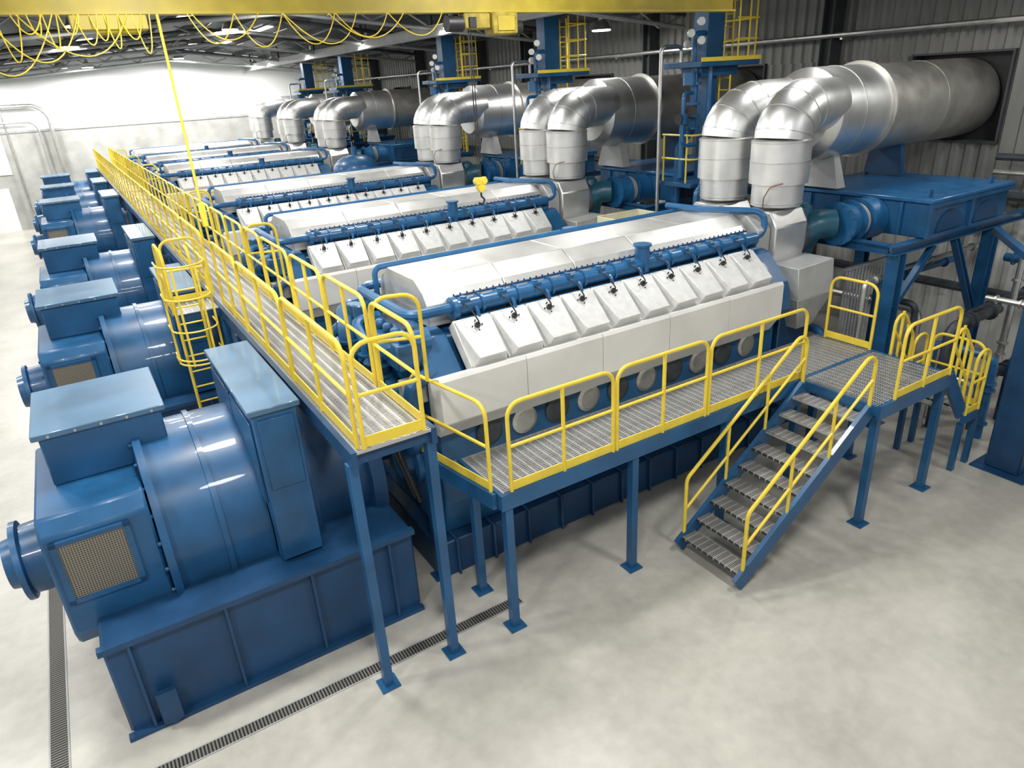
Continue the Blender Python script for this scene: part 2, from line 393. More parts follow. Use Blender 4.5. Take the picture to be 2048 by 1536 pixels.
    m.cyl((2.72,Y-.7,3.2),(2.82,Y-.7,3.2),.12,n=14)
    m.cyl((2.95,Y+.35,3.28),(2.95,Y+.35,3.55),.12,n=14); m.cyl((2.95,Y+.68,3.28),(2.95,Y+.68,3.48),.10,n=14)
    m.obj("filter_housing",BLUE,E,.03)
    m=MB()
    m.tube([(2.75,Y-.2,2.2),(2.75,Y-.2,3.2),(2.75,Y+.1,3.4),(3.1,Y+.1,3.4)],.07,10,R=.12)
    for z in (2.6,3.0): m.cyl((2.75,Y-.2,z),(2.75,Y-.2,z+.04),.12,n=14)
    m.cyl((2.70,Y-.2,2.8),(2.60,Y-.2,2.8),.02,n=6); m.lathe((2.6,Y-.2,2.8),(-1,0,0),[(0,.10),(.02,.10)],14)
    m.obj("valve_pipe",BLUEP,E)
    MB().tube([(2.7,Y+.2,1.9),(2.7,Y+.2,2.9),(3.0,Y+.2,3.1)],.05,10,R=.12).obj("oil_pipe",BLUEP,E)
    MB().tube([(2.9,Y+1.0,2.1),(2.75,Y+1.15,2.4),(2.75,Y+1.15,3.0),(3.2,Y+1.1,3.1)],.09,10,R=.15).obj("water_pipe",BLUEP,E)
    for y0,x0 in ((-1.1,2.66),(-.95,2.64)): MB().tube([(2.75,Y+y0,2.6),(x0,Y+y0-.05,2.0),(2.8,Y+y0-.2,1.3)],.033,8,R=.2).obj("hose",BLK,E)
    MB().box(2.78,3.1,Y-1.25,Y-1.1,2.62,2.95).obj("junction_box",GREYB,E,.01)
    for s in (-1,1):
        yc=Y+s*.575; m=MB()
        m.prx([(yc-.36,3.0),(yc+.36,3.0),(yc+.42,3.35),(yc+.42,3.72),(yc+.28,3.96),(yc-.28,3.96),(yc-.42,3.72),(yc-.42,3.35)],9.74,10.55)
        m.obj("turbine_insulation",SILV2,E,.02,ang=.2)
    m=MB(); m.prx([(Y-.9,2.6),(Y+.9,2.6),(Y+.9,3.72),(Y+.6,3.95),(Y-.6,3.95),(Y-.9,3.72)],9.42,9.73)
    m.obj("turbine_insulation",GREYB,E,.02,ang=.2)
    m=MB()
    for s in (-1,1):
        yc=Y+s*.575
        m.lathe((10.5,yc,3.45),(1,0,0),[(0,.36),(.1,.44),(.22,.44),(.3,.3)],24)
        m.box(9.8,10.7,yc-.4,yc+.4,2.2,3.0)
    m.obj("turbocharger_casing",DARKM,E,.03)
    m=MB(); 
    m.tube([(10.8,Y-.62,2.95),(10.8,Y-.72,3.3),(10.8,Y-.9,3.62),(11.1,Y-1.12,3.62)],.25,18,R=.25); m.lathe((10.8,Y-.68,3.62),(0,0,1),[(0,.24),(.28,.17),(.34,.1)],16)
    m.obj("compressor_elbow",TEAL,E)
    m=MB(); m.hexa([(9.75,Y-1.55,2.6),(10.6,Y-1.6,2.6),(10.6,Y-.9,2.6),(9.75,Y-.9,2.6),(9.75,Y-1.5,3.12),(10.6,Y-1.55,3.17),(10.6,Y-.95,3.17),(9.75,Y-.95,3.12)])
    m.hexa([(10.0,Y-1.4,2.0),(10.4,Y-1.4,2.0),(10.4,Y-1.0,2.0),(10.0,Y-1.0,2.0),(9.75,Y-1.55,2.6),(10.6,Y-1.6,2.6),(10.6,Y-.9,2.6),(9.75,Y-.9,2.6)])
    m.obj("air_receiver_box",GREYB,E,.01,ang=.2)
    MB().box(9.8,10.6,Y-1.2,Y+1.2,0,2.2).obj("turbocharger_bracket",BLUED,E,.02)
    return E
ENG=build_engine()
# ------------------------------------------------------------------ exhaust
def build_exhaust():
    Y=Y0; ZC=5.34
    r=root("exhaust_duct","shiny silver-clad exhaust pipes with twin elbows joining a large horizontal duct","duct",(10.2,Y,4.02),"exhaust ducts")
    for s in (-1,1):
        yc=Y+s*.585
        m=MB(); m.lathe((10.2,yc,4.0),(0,0,1),[(0,.38),(.02,.42),(.38,.42),(.38,.48),(1.06,.48),(1.08,.44)],36)
        rp=m.obj("riser_jacket",SILV2,r)
        for z in (4.05,4.36,4.72,5.03):
            rr=.488 if z>4.37 else .428; MB().lathe((10.2,yc,z),(0,0,1),[(0,rr),(.02,rr)],36).obj("clamp_band",CHRM,rp)
        m=MB(); pts=[]
        for i in range(9):
            a=math.pi/2*i/8
            pts.append((10.2+.66*(1-math.cos(a)),yc-s*.10*(i/8)**2,5.06+.46*math.sin(a)))
        pts.append((11.6,Y+s*.34,5.53))
        m.tube(pts,.45,32); 
        eb=m.obj("elbow",SILV,r,ang=.9)
        for i in (1,3,5,7):
            a=Vector(pts[i]); t=(Vector(pts[i+1])-Vector(pts[i-1])).normalized()
            MB().cyl(a-t*.007,a+t*.007,.459,n=32).obj("seam_band",CHRM,eb)
    y=Y-.95
    MB().tube([(9.78,y+.3,3.98),(9.66,y+.2,4.2),(9.70,y+.12,4.38),(9.86,y,4.42)],.009,6,R=.12).obj("sensor_cable",ORG,r)
    m=MB(); m.lathe((11.35,Y,ZC),(1,0,0),[(0,.62),(.10,.76),(.14,.79),(1.6,.79)],44); m.obj("duct_collector",SILV,r)
    m=MB(); m.lathe((12.95,Y,ZC),(1,0,0),[(0,.85),(.05,.85),(.05,.78),(3.75,.78)],44)
    m.obj("duct_shell",DUCT,r)
    MB().lathe((12.15,Y,ZC),(1,0,0),[(0,.797),(.02,.797)],44).obj("band",CHRM,r)
    MB().lathe((14.8,Y,ZC),(1,0,0),[(0,.787),(.02,.787)],44).obj("band",DUCT,r)
    x=12.0
    m=MB(); m.hexa([(x,Y-.5,4.04),(x+.25,Y-.5,4.04),(x+.25,Y+.5,4.04),(x,Y+.5,4.04),(x+.05,Y-.3,4.7),(x+.2,Y-.3,4.7),(x+.2,Y+.3,4.7),(x+.05,Y+.3,4.7)])
    m.obj("saddle_support",GREYB,r)
    x=14.2
    m=MB(); m.hexa([(x,Y-.4,4.04),(x+.12,Y-.4,4.04),(x+.12,Y+.4,4.04),(x,Y+.4,4.04),(x,Y-.3,4.7),(x+.12,Y-.3,4.7),(x+.12,Y+.3,4.7),(x,Y+.3,4.7)])
    m.obj("saddle_support",BLUED,r)
    return r
EXH=build_exhaust()
def build_filter():
    Y=Y0
    r=root("charge_air_filter_unit","blue painted steel air filter box with round bellows inlet pipe","filter",(12.9,Y-.8,3.3),"charge air filter units")
    x0,x1,y0,y1=12.05,14.8,Y-2.25,Y+.6
    m=MB(); m.box(x0+.06,x1-.06,y0+.06,y1-.06,3.34,3.93)
    m.obj("housing",BLUE,r,.02)
    m=MB(); m.box(x0,x1,y0,y1,3.93,4.0).obj("lid",BLUEP,r,.015)
    for cx in (.75,1.95):
        pr=[(x0+cx-.42,3.42)]+[(x0+cx+.42*math.cos(math.pi-math.pi*i/8),3.46+.30*math.sin(math.pi*i/8)) for i in range(9)]+[(x0+cx+.42,3.42)]
        MB().pry(pr,y0+.035,y0+.06).obj("arched_panel",BLUED,r)
    m=MB(); m.box(x0+.02,x1-.02,y0+.0,y0+.06,3.86,3.93).box(x0+.02,x1-.02,y0+.02,y0+.06,3.34,3.40).box(x0+1.3,x0+1.38,y0+.0,y0+.06,3.40,3.86).box(x0+.02,x0+.08,y0,y0+.06,3.40,3.86)
    m.obj("side_frame",BLUE,r)
    for i in range(4):
        y=y0+.5+i*.6; MB().box(x0+.0,x0+.06,y,y+.05,3.36,3.92).obj("stiffener",BLUE,r)
    for x,y in ((12.3,y0+.2),(14.3,y0+.2),(12.3,y1-.2),(14.3,y1-.2)):
        MB().pry([(x-.07,4.0),(x+.07,4.0),(x+.05,4.13),(x-.05,4.13)],y-.012,y+.012).obj("lifting_lug",BLUE,r)
    yc=Y-1.15
    m=MB(); m.lathe((11.15,yc,3.60),(1,0,0),[(0,.37),(.04,.37),(.04,.31),(.3,.31),(.3,.37),(.34,.37)],28)
    for q in range(14): a=q*.4488; m.cyl((11.12,yc+.34*math.cos(a),3.6+.34*math.sin(a)),(11.21,yc+.34*math.cos(a),3.6+.34*math.sin(a)),.018,n=6)
    m.obj("inlet_pipe",BLUEP,r)
    pf=[(0,.27)]
    for i in range(4): pf+=[(.02+i*.05,.31),(.045+i*.05,.26)]
    m=MB(); m.lathe((11.49,yc,3.60),(1,0,0),pf,28); m.obj("bellows",GREYB,r)
    m=MB(); m.lathe((11.68,yc,3.6),(1,0,0),[(0,.38),(.04,.38),(.04,.32),(.44,.38)],28); m.obj("flange_pipe",BLUEP,r)
    return r
FIL=build_filter()
def build_frame():
    Y=Y0
    r=root("steel_support_frame","blue steel beam frame carrying the air filter unit","frame",(12.9,Y-.8,0),"filter support frames")
    def hb(a,b,w=.08,h=.08,nm="beam"):
        a=Vector(a);b=Vector(b); t=(b-a).normalized(); up=Vector((0,0,1)) if abs(t.z)<.8 else Vector((1,0,0))
        s=t.cross(up).normalized(); u=s.cross(t)
        m=MB()
        for (du,hh,ww) in ((h-.012,.012,w),(-h+.012,.012,w),(0,h-.02,.012)):
            m.hexa([a+s*i*ww+u*(du+j*hh) for i,j in ((-1,-1),(1,-1),(1,1),(-1,1))]+[b+s*i*ww+u*(du+j*hh) for i,j in ((-1,-1),(1,-1),(1,1),(-1,1))])
        return m.obj(nm,BLUE,r)
    z=3.255
    for y in (Y-2.1,Y+.4): hb((11.3,y,z),(16.0,y,z))
    for x in (11.4,13.2,14.6): hb((x,Y-2.0,z),(x,Y+.3,z))
    for x,y in ((11.5,Y-2.1),(14.6,Y-2.1),(11.5,Y+.4),(14.6,Y+.4)):
        hb((x,y,0.02),(x,y,z-.08),.11,.11,"leg"); MB().box(x-.2,x+.2,y-.2,y+.2,0,.02).obj("base_plate",BLUE,r)
    hb((13.3,Y-2.1,z-.1),(14.5,Y-2.1,1.5),.06,.06,"brace"); hb((12.6,Y-2.1,z-.1),(11.6,Y-2.1,2.2),.05,.05,"brace")
    return r
FRM=build_frame()
r=root("pipe_rack_column","broad blue steel column standing on the concrete floor","column",(11.75,4.1,0))
m=MB(); m.box(11.5,12.0,3.85,4.35,.03,3.3); m.obj("column_shaft",BLUED,r,.02)
MB().box(11.35,12.15,3.7,4.5,0,.03).obj("base_plate",BLUED,r); MB().tube([(11.75,4.3,3.25),(14.2,6.1,3.2)],.08,4).obj("brace_beam",BLUE,r)
# ------------------------------------------------------------------ generator
def build_gen():
    Y=Y0
    r=root("generator","blue electric generator with terminal boxes on a steel base","generator",(.5,Y,0),"row of generators")
    MB().box(-.92,2.5,Y-1.65,Y+1.65,0.02,1.22).obj("base_frame",BLUED,r,.03)
    m=MB()
    m.box(-.95,2.5,Y-1.74,Y-1.65,1.18,1.25); m.box(-.95,2.5,Y-1.74,Y-1.65,.0,.05); m.obj("base_rail",BLUED,r)
    for i in range(4): MB().box(-.7+i*.95,-.67+i*.95,Y-1.72,Y-1.65,.05,1.18).obj("stiffener",BLUED,r)
    zc=1.55
    m=MB(); m.lathe((-.15,Y,zc),(1,0,0),[(0,1.02),(.02,1.24),(.10,1.24),(.10,1.16),(.62,1.16),(.62,1.19),(.68,1.19),(.68,1.16),(1.15,1.16),(1.15,1.24),(1.25,1.24),(1.3,1.0)],44)
    for q in range(24):
        a=q*.2618; m.cyl((-.17,Y+1.18*math.cos(a),zc+1.18*math.sin(a)),(-.13,Y+1.18*math.cos(a),zc+1.18*math.sin(a)),.025,n=6)
    m.obj("stator_shell",BLUE,r)
    oc=[(-1.0,.9),(1.0,.9),(1.12,1.1),(1.12,2.3),(.95,2.45),(-.95,2.45),(-1.12,2.3),(-1.12,1.1)]
    MB().prx([(Y+a,b) for a,b in oc],-1.15,-.15).obj("end_housing",BLUE,r,.03,ang=.2)
    for s in (-1,1):
        MB().box(-1.02,-.42,Y+s*1.12-.02,Y+s*1.12+.02,1.55,2.2).obj("air_grille",MESHG,r)
        m=MB(); yy=Y+s*1.13
        for a,b,c,d in ((-1.08,-.36,2.2,2.25),(-1.08,-.36,1.5,1.55),(-1.08,-1.02,1.5,2.25),(-.42,-.36,1.5,2.25)): m.box(a,b,yy-.03,yy+.03,c,d)
        m.obj("grille_frame",BLUE,r)
    m=MB(); m.lathe((-1.15,Y,zc),(-1,0,0),[(0,.62),(.05,.62),(.07,.42),(.3,.40),(.32,.46),(.38,.46),(.4,.3),(.5,.28)],28)
    for i in range(10):
        a=i*.628; m.cyl((-1.2,Y+.54*math.cos(a),zc+.54*math.sin(a)),(-1.24,Y+.54*math.cos(a),zc+.54*math.sin(a)),.03,n=6)
    m.obj("bearing_housing",BLUE,r)
    m=MB(); m.box(-.95,.24,Y-.28,Y+1.08,2.45,3.02); m.obj("terminal_box",BLUE,r,.015)
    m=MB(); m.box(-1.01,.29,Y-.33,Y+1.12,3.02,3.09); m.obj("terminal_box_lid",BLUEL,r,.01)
    m=MB()
    for i in range(5): m.cyl((-.85+i*.25,Y-.285,3.05),(-.85+i*.25,Y-.345,3.05),.015,n=6)
    m.obj("bolt_row",CHRM,r)
    m=MB(); m.box(1.0,1.48,Y-1.4,Y+.95,1.25,3.12); m.obj("cooler_box",BLUE,r,.015)
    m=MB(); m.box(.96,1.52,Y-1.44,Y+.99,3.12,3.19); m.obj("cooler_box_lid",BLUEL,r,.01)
    for a,b in ((-1.3,-.3),(-.2,.85)): MB().box(.975,1.0,Y+a,Y+b,2.0,3.0).obj("access_panel",BLUE,r,.008)
    MB().box(1.05,1.43,Y-1.42,Y-1.4,2.2,3.05).obj("access_panel",BLUE,r,.006)
    MB().lathe((1.5,Y,1.5),(1,0,0),[(0,1.05),(.1,1.05),(.12,.92),(.8,.88),(.82,1.0),(1.0,1.0)],32).obj("coupling_housing",BLUED,r)
    m=MB()
    m.pry([(-.6,.1),(-.5,0.05),(-.4,.1),(-.4,.5),(-.6,.5)],Y-1.80,Y-1.74)
    m.obj("lifting_lug",BLUED,r)
    return r
GEN=build_gen()
# ------------------------------------------------------------------ towers
def build_tower():
    Y=Y0+3.28; X=12.5
    r=root("service_tower","blue steel pipe tower topped by platform with yellow guard rails","tower",(X,Y,0),"service towers between engines")
    MB().box(X-.14,X+.14,Y-.14,Y+.14,.02,6.2).obj("column",BLUE,r,.01)
    MB().box(X-.28,X+.22,Y-.2,Y+.2,6.36,7.75).obj("upper_column",BLUE,r,.01)
    m=MB(); m.box(X-.8,X+1.0,Y-.55,Y+.55,6.24,6.36); 
    m.box(X-.5,X+.6,Y-.3,Y+.3,6.05,6.24)
    m.obj("platform",BLUE,r,.01)
    m=MB()
    for z in (6.75,7.15,7.55): m.tube([(X+.25,Y-.53,z),(X+.95,Y-.53,z),(X+.95,Y+.53,z),(X+.25,Y+.53,z)],.02,6,R=.1)
    for x,y in ((X+.3,Y-.53),(X+.95,Y-.43),(X+.95,Y+.43),(X+.3,Y+.53),(X+.62,Y-.53)): m.cyl((x,y,6.36),(x,y,7.75),.02,n=6)
    m.box(X-.8,X+1.0,Y-.57,Y-.55,6.34,6.42)
    m.obj("guard_rail",YEL,r)
    m=MB()
    for y in (Y-.28,Y+.02): m.cyl((X+.4,y,3.9),(X+.4,y,7.7),.02,n=6)
    for i in range(15): m.cyl((X+.4,Y-.28,4.0+i*.25),(X+.4,Y+.02,4.0+i*.25),.013,n=6)
    m.obj("ladder",YEL,r)
    m=MB(); m.box(X-.9,X+.5,Y-.5,Y+.5,3.8,3.9).obj("mid_platform",BLUE,r,.01)
    m=MB()
    for z in (4.4,4.9): m.tube([(X-.85,Y+.45,z),(X-.85,Y-.45,z),(X+.3,Y-.45,z)],.022,6,R=.12)
    for x,y in ((X-.85,Y+.4),(X-.85,Y-.3),(X+.25,Y-.45),(X-.3,Y-.45)): m.cyl((x,y,3.9),(x,y,4.9),.022,n=6)
    m.obj("guard_rail",YEL,r)
    for dx,dy,z in ((-.58,-.3,6.75),(-.68,-.1,6.9),(-.52,.15,6.7),(-.66,-.35,7.1)):
        m=MB(); m.cyl((X+dx,Y+dy,z),(X+dx-.02,Y+dy-.05,z),.08,n=16); m.obj("pressure_gauge",ALU,r)
    m=MB()
    m.tube([(X-.55,Y-.1,6.36),(X-.55,Y-.1,6.9),(X-.2,Y-.1,6.9)],.05,8,R=.1)
    m.tube([(X-.5,Y-.1,6.3),(X-.5,Y-.1,5.0),(X-.5,Y+.3,4.6),(X-.5,Y+.3,.0)],.08,10,R=.2)
    m.tube([(X-.25,Y-.3,6.3),(X-.25,Y-.3,.0)],.06,10)
    m.tube([(X-.5,Y-.1,5.3),(X-.8,Y-.1,5.3),(X-.8,Y-.1,4.0)],.07,10,R=.12)
    m.tube([(X-.5,Y-.1,5.75),(X-1.0,Y-.3,5.75),(X-1.0,Y-.3,4.7),(X-.6,Y-.3,4.7)],.045,8,R=.12)
    for z in (5.9,5.5,5.25,5.0,4.4): m.cyl((X-.5,Y-.1,z),(X-.5,Y-.1,z+.05),.15,n=14)
    m.cyl((X-.7,Y-.15,5.9),(X-.7,Y-.15,6.15),.14,n=14); m.cyl((X-1.0,Y-.3,5.15),(X-1.0,Y-.3,5.35),.10,n=12)
    m.obj("gas_pipe",BLUEP,r)
    MB().lathe((X-1.12,Y-.3,5.25),(-1,0,0),[(0,.11),(.02,.11)],16).obj("valve_handwheel",BLK,r)
    MB().lathe((X-.72,Y-.25,5.38),(-1,-1,0),[(0,.12),(.02,.12)],16).obj("valve_handwheel",BLK,r)
    yv=Y+.42; xv=11.5
    MB().tube([(xv,yv,.0),(xv,yv,6.68),(12.1,yv,6.68),(12.1,yv,6.36)],.04,8,R=.12).obj("vent_pipe",CHRM,r)
    return r
TOW=build_tower()
def build_station():
    Y=Y0+2.1; X=11.6
    r=root("valve_station","cluster of blue and steel pipes with valves between engine and tower","pipework",(X,Y,0),"valve stations between the engines")
    for dx,dy,h,rr,mt in ((-.5,0,3.9,.07,BLUEP),(-.25,.1,4.4,.05,CHRM),(0,-.1,3.6,.09,BLUEP),(.25,.05,4.7,.04,CHRM),(.5,-.05,3.2,.06,BLUEP)):
        MB().tube([(X+dx,Y+dy,0),(X+dx,Y+dy,h),(X+dx+.35,Y+dy,h),(X+dx+.35,Y+dy+.25,h)],rr,10,R=.12).obj("riser_pipe",mt,r)
        MB().lathe((X+dx,Y+dy,h-.7),(0,0,1),[(0,rr*1.8),(.03,rr*1.8),(.03,rr*1.3),(.15,rr*2),(.27,rr*1.3),(.27,rr*1.8),(.3,rr*1.8)],14).obj("valve_body",BLUE,r)
        m=MB(); m.cyl((X+dx,Y+dy-.05,h-.55),(X+dx,Y+dy-.22,h-.55),.015,n=6); m.lathe((X+dx,Y+dy-.22,h-.55),(0,-1,0),[(0,.09),(.015,.09)],14); m.obj("valve_handwheel",BLK,r)
    for z in (2.3,2.8,3.1): MB().tube([(X-.75,Y+.02,z),(X+.7,Y+.02,z)],.045,8).obj("header_pipe",CHRM if z>3 else BLUEP,r)
    m=MB(); m.box(X-.8,X-.74,Y-.2,Y+.25,0,3.2).box(X+.7,X+.76,Y-.2,Y+.25,0,3.2).box(X-.8,X+.76,Y+.2,Y+.25,2.0,2.08).box(X-.8,X+.76,Y+.2,Y+.25,3.12,3.2); m.obj("bracket_frame",BLUED,r)
    MB().box(X-.68,X-.4,Y-.24,Y-.12,2.9,3.3).obj("junction_box",GREYB,r,.01)
    return r
STN=build_station()
for i,yc in enumerate(YC[1:]):
    for o in (ENG,EXH,FIL,FRM,GEN,TOW,STN):
        if o in (TOW,STN) and i==4: continue
        dup(o,(0,yc-Y0,0))
# ------------------------------------------------------------------ walkways
ZD=3.07
W=root("walkway","long elevated grated steel walkway with yellow edges running past the engines","walkway",(2.05,25,0))
MB().box(1.66,2.44,5.7,45.5,ZD-.03,ZD).obj("grating_deck",GRATE,W)
for x0,x1 in ((1.60,1.66),(2.44,2.50)): MB().box(x0,x1,5.7,45.5,ZD-.18,ZD+.0).obj("edge_beam",BLUED,W)
for i in range(27): y=5.75+i*1.5; MB().box(1.66,2.44,y,y+.06,ZD-.16,ZD-.04).obj("cross_member",BLUED,W)
for yc in YC:
    for y in (yc-2.6,yc+2.3):
        for x in (1.63,2.47):
            mm=MB(); mm.box(x-.05,x+.05,y-.05,y+.05,.02,ZD-.18); mm.box(x-.11,x+.11,y-.11,y+.11,0,.02); mm.obj("leg",BLUE,W)
RG="yellow guard rails"
def guard(p0,p1,h=1.05,toe=True,lab="yellow tubular steel guard rail with mid rail and toe board",posts=None,r=.024,group=RG):
    p0=Vector(p0);p1=Vector(p1); d=p1-p0; L=d.length; t=d/L
    R=root("guard_rail",lab,"railing",(p0+p1)/2,group)
    up=Vector((0,0,h))
    MB().tube([p0,p0+up,p1+up,p1],r,8,R=.17,k=5).obj("top_rail",YEL,R)
    MB().tube([p0+up*.52,p1+up*.52],r*.85,8).obj("mid_rail",YEL,R)
    n=posts if posts is not None else max(0,int(round(L/1.15))-1)
    for i in range(n):
        q=p0+d*((i+1)/(n+1)); MB().cyl(q,q+up,r,n=8).obj("post",YEL,R)
    if toe:
        s=Vector((-t.y,t.x,0))*.006
        z0=Vector((0,0,.01));z1=Vector((0,0,.12))
        MB().hexa([p0-s+z0,p1-s+z0,p1+s+z0,p0+s+z0,p0-s+z1,p1-s+z1,p1+s+z1,p0+s+z1]).obj("toe_board",YEL,R)
    return R
ends=[5.75,7.9,10.2,12.0]
ends2=[12.9]
while ends2[-1]<44: ends2.append(ends2[-1]+2.3)
for a,b in list(zip(ends,ends[1:]))+list(zip(ends2,ends2[1:])):
    guard((1.70,a+.03,ZD),(1.70,b-.03,ZD),posts=1)
guard((1.75,5.73,ZD),(2.38,5.73,ZD),posts=0)
for i,yc in enumerate(YC):
    guard((2.42,yc-2.62,ZD),(2.42,yc-1.5,ZD),posts=0)
    guard((2.46,yc-1.45,ZD),(2.95,yc-1.62,ZD),posts=0,toe=False,lab="short yellow return rail at walkway opening beside engine end")
    guard((2.42,yc-1.35,ZD),(2.42,yc+.1,ZD),posts=1)
    guard((2.42,yc+.2,ZD),(2.42,yc+1.6,ZD),posts=1)
    nxt=YC[i+1]-2.7 if i<5 else 45.4
    s=yc+1.7; n=max(1,int(round((nxt-s)/2.0))); st=(nxt-s)/n
    for j in range(n): guard((2.42,s+j*st+.03,ZD),(2.42,s+(j+1)*st-.03,ZD),posts=1)
P=root("ladder_platform","small grated platform with blue edge beside the walkway","platform",(1.3,12.2,ZD))
MB().box(.92,1.59,11.85,12.6,ZD-.03,ZD).obj("grating_deck",GRATE,P)
m=MB(); m.box(.88,.92,11.85,12.64,ZD-.14,ZD).box(.88,1.59,12.6,12.64,ZD-.14,ZD).box(.88,1.59,11.81,11.85,ZD-.14,ZD-.0); m.obj("edge_beam",BLUED,P)
guard((.92,11.9,ZD),(.92,12.55,ZD),posts=0); guard((1.0,12.62,ZD),(1.6,12.62,ZD),posts=0)
XL,YL=1.12,11.7
Lr=root("caged_ladder","yellow steel access ladder with round safety cage","ladder",(XL,YL,0))
for x in (XL-.19,XL+.19):
    MB().tube([(x,YL,.0),(x,YL,4.1),(x,YL+.3,4.1)],.024,8,R=.15).obj("ladder_rail",YEL,Lr)
for i in range(13): MB().cyl((XL-.19,YL,.25+i*.27),(XL+.19,YL,.25+i*.27),.014,n=8).obj("rung",YEL,Lr)
def hoop(z):
    pts=[(XL+.33*math.cos(a),YL-.36-.33*math.sin(a),z) for a in [math.pi*i/12 for i in range(13)]]
    return [(XL+.33,YL,z)]+pts+[(XL-.33,YL,z)]
for z in (2.45,2.52,2.98,3.48,3.98): MB().tube(hoop(z),.014,6).obj("cage_hoop",YEL,Lr)
for i in (0,4,8,12):
    a=math.pi*i/12; x=XL+.33*math.cos(a); y=YL-.36-.33*math.sin(a)
    MB().box(x-.016,x+.016,y-.008,y+.008,2.43,4.0).obj("cage_strap",YEL,Lr)
# ------------------------------------------------------------------ side deck
ZS=1.95
S=root("service_platform","grated steel service platform on blue legs running alongside an engine","platform",(6.7,6.4,0))
MB().box(3.25,10.15,5.78,6.77,ZS-.03,ZS).obj("grating_deck",GRATE,S)
m=MB()
m.box(3.2,10.2,5.72,5.78,ZS-.2,ZS).box(10.15,10.2,5.78,6.77,ZS-.2,ZS).box(3.2,3.25,5.78,6.77,ZS-.2,ZS)
m.obj("edge_beam",BLUE,S)
for i in range(7): x=3.9+i*1.0; MB().box(x,x+.06,5.78,6.77,ZS-.16,ZS-.04).obj("cross_member",BLUED,S)
def leg(x,y,z,par):
    m=MB(); m.box(x-.05,x+.05,y-.05,y+.05,.02,z); m.box(x-.11,x+.11,y-.11,y+.11,0,.02); m.obj("leg",BLUE,par)
for x,y in ((3.3,5.79),(5.2,5.79),(6.9,5.79),(8.5,5.84),(10.1,6.6),(3.3,6.6),(10.1,5.84)): leg(x,y,ZS-.2,S)
SX=root("corner_platform","narrow grated corner step on blue edge beam by engine end","platform",(3.0,6.9,0))
MB().prism([(3.18,5.95,ZS-.03),(3.18,6.78,ZS-.03),(3.05,6.78,ZS-.03),(3.05,7.4,ZS-.03),(2.92,7.4,ZS-.03)],(0,0,.03)).obj("grating_deck",GRATE,SX)
MB().hexa([(3.14,5.82,ZS-.2),(3.19,5.82,ZS-.2),(2.92,7.42,ZS-.2),(2.87,7.42,ZS-.2),(3.14,5.82,ZS),(3.19,5.82,ZS),(2.92,7.42,ZS),(2.87,7.42,ZS)]).obj("edge_beam",BLUE,SX)
leg(2.98,7.2,ZS-.2,SX)
S2=root("stair_landing","square grated landing on blue legs at the head of stairs","platform",(9.3,5.1,0))
MB().box(8.45,10.15,4.55,5.71,ZS-.03,ZS).obj("grating_deck",GRATE,S2)
m=MB(); m.box(8.4,10.2,4.5,4.55,ZS-.2,ZS).box(10.15,10.2,4.55,5.71,ZS-.2,ZS).box(8.4,8.45,4.55,5.71,ZS-.16,ZS-.02); m.obj("edge_beam",BLUE,S2)
for x,y in ((8.5,4.6),(10.1,4.6)): leg(x,y,ZS-.2,S2)
guard((2.93,7.3,ZS),(3.17,5.9,ZS),posts=0,h=1.09)
guard((3.36,5.76,ZS),(4.84,5.76,ZS),posts=1,h=1.09); guard((4.9,5.76,ZS),(6.42,5.76,ZS),posts=1,h=1.09); guard((6.48,5.76,ZS),(8.4,5.76,ZS),posts=1,h=1.09)
guard((10.17,6.6,ZS),(10.17,5.8,ZS),posts=0)
guard((8.75,4.53,ZS),(10.1,4.53,ZS),posts=1)
S4=dup(S,(0,YC[3]-Y0,0)); dy=YC[3]-Y0
for a,b in ((3.36,4.84),(4.9,6.42),(6.48,8.4),(8.46,10.1)): guard((a,5.76+dy,ZS),(b,5.76+dy,ZS),posts=1,h=1.09)
def stairs(x0,z0,x1,z1,ya,yb,n,lab):
    r=root("staircase",lab,"stairs",((x0+x1)/2,(ya+yb)/2,0))
    for y in (ya,yb):
        d=Vector((x1-x0,0,z1-z0)); t=d.normalized(); u=Vector((-t.z,0,t.x)); 
        if u.z<0: u=-u
        a=Vector((x0,y,z0)); b=Vector((x1,y,z1))
        m=MB(); w=Vector((0,.03,0)); hh=u*.11
        m.hexa([a-w-hh,b-w-hh,b+w-hh,a+w-hh,a-w+hh,b-w+hh,b+w+hh,a+w+hh]); m.obj("stringer",BLUE,r)
        m=MB(); H=Vector((0,0,.98)); a2=a+t*.05; b2=b-t*.12
        m.tube([a2,a2+H,b2+H,b2],.026,8,R=.15); m.tube([a2+H*.5,b2+H*.5],.021,8)
        for f in (.33,.66): q=a2+(b2-a2)*f; m.cyl(q,q+H,.022,n=8)
        m.obj("handrail",YEL,r)
    for i in range(n):
        f=(i+.6)/(n+.2)
        x=x0+(x1-x0)*f; z=z0+(z1-z0)*f
        MB().box(x-.13,x+.13,ya+.03,yb-.03,z-.0,z+.04).obj("tread",TREAD,r,.004)
    return r
stairs(8.37,ZS-.08,5.95,.1,4.63,5.66,9,"blue steel staircase with grated treads and yellow handrails down to floor")
stairs(10.22,ZS-.05,10.9,1.05,4.6,5.5,3,"short blue steel steps with yellow handrails to lower platform")
r=root("lower_platform","small low grated platform on blue legs with yellow rails","platform",(11.3,5.05,0))
MB().box(10.95,11.4,4.6,5.5,.97,1.0).obj("grating_deck",GRATE,r)
m=MB(); m.box(10.93,11.42,4.55,4.6,.85,1.0).box(10.93,11.42,5.5,5.55,.85,1.0).box(11.4,11.45,4.55,5.55,.85,1.0); m.obj("edge_beam",BLUE,r)
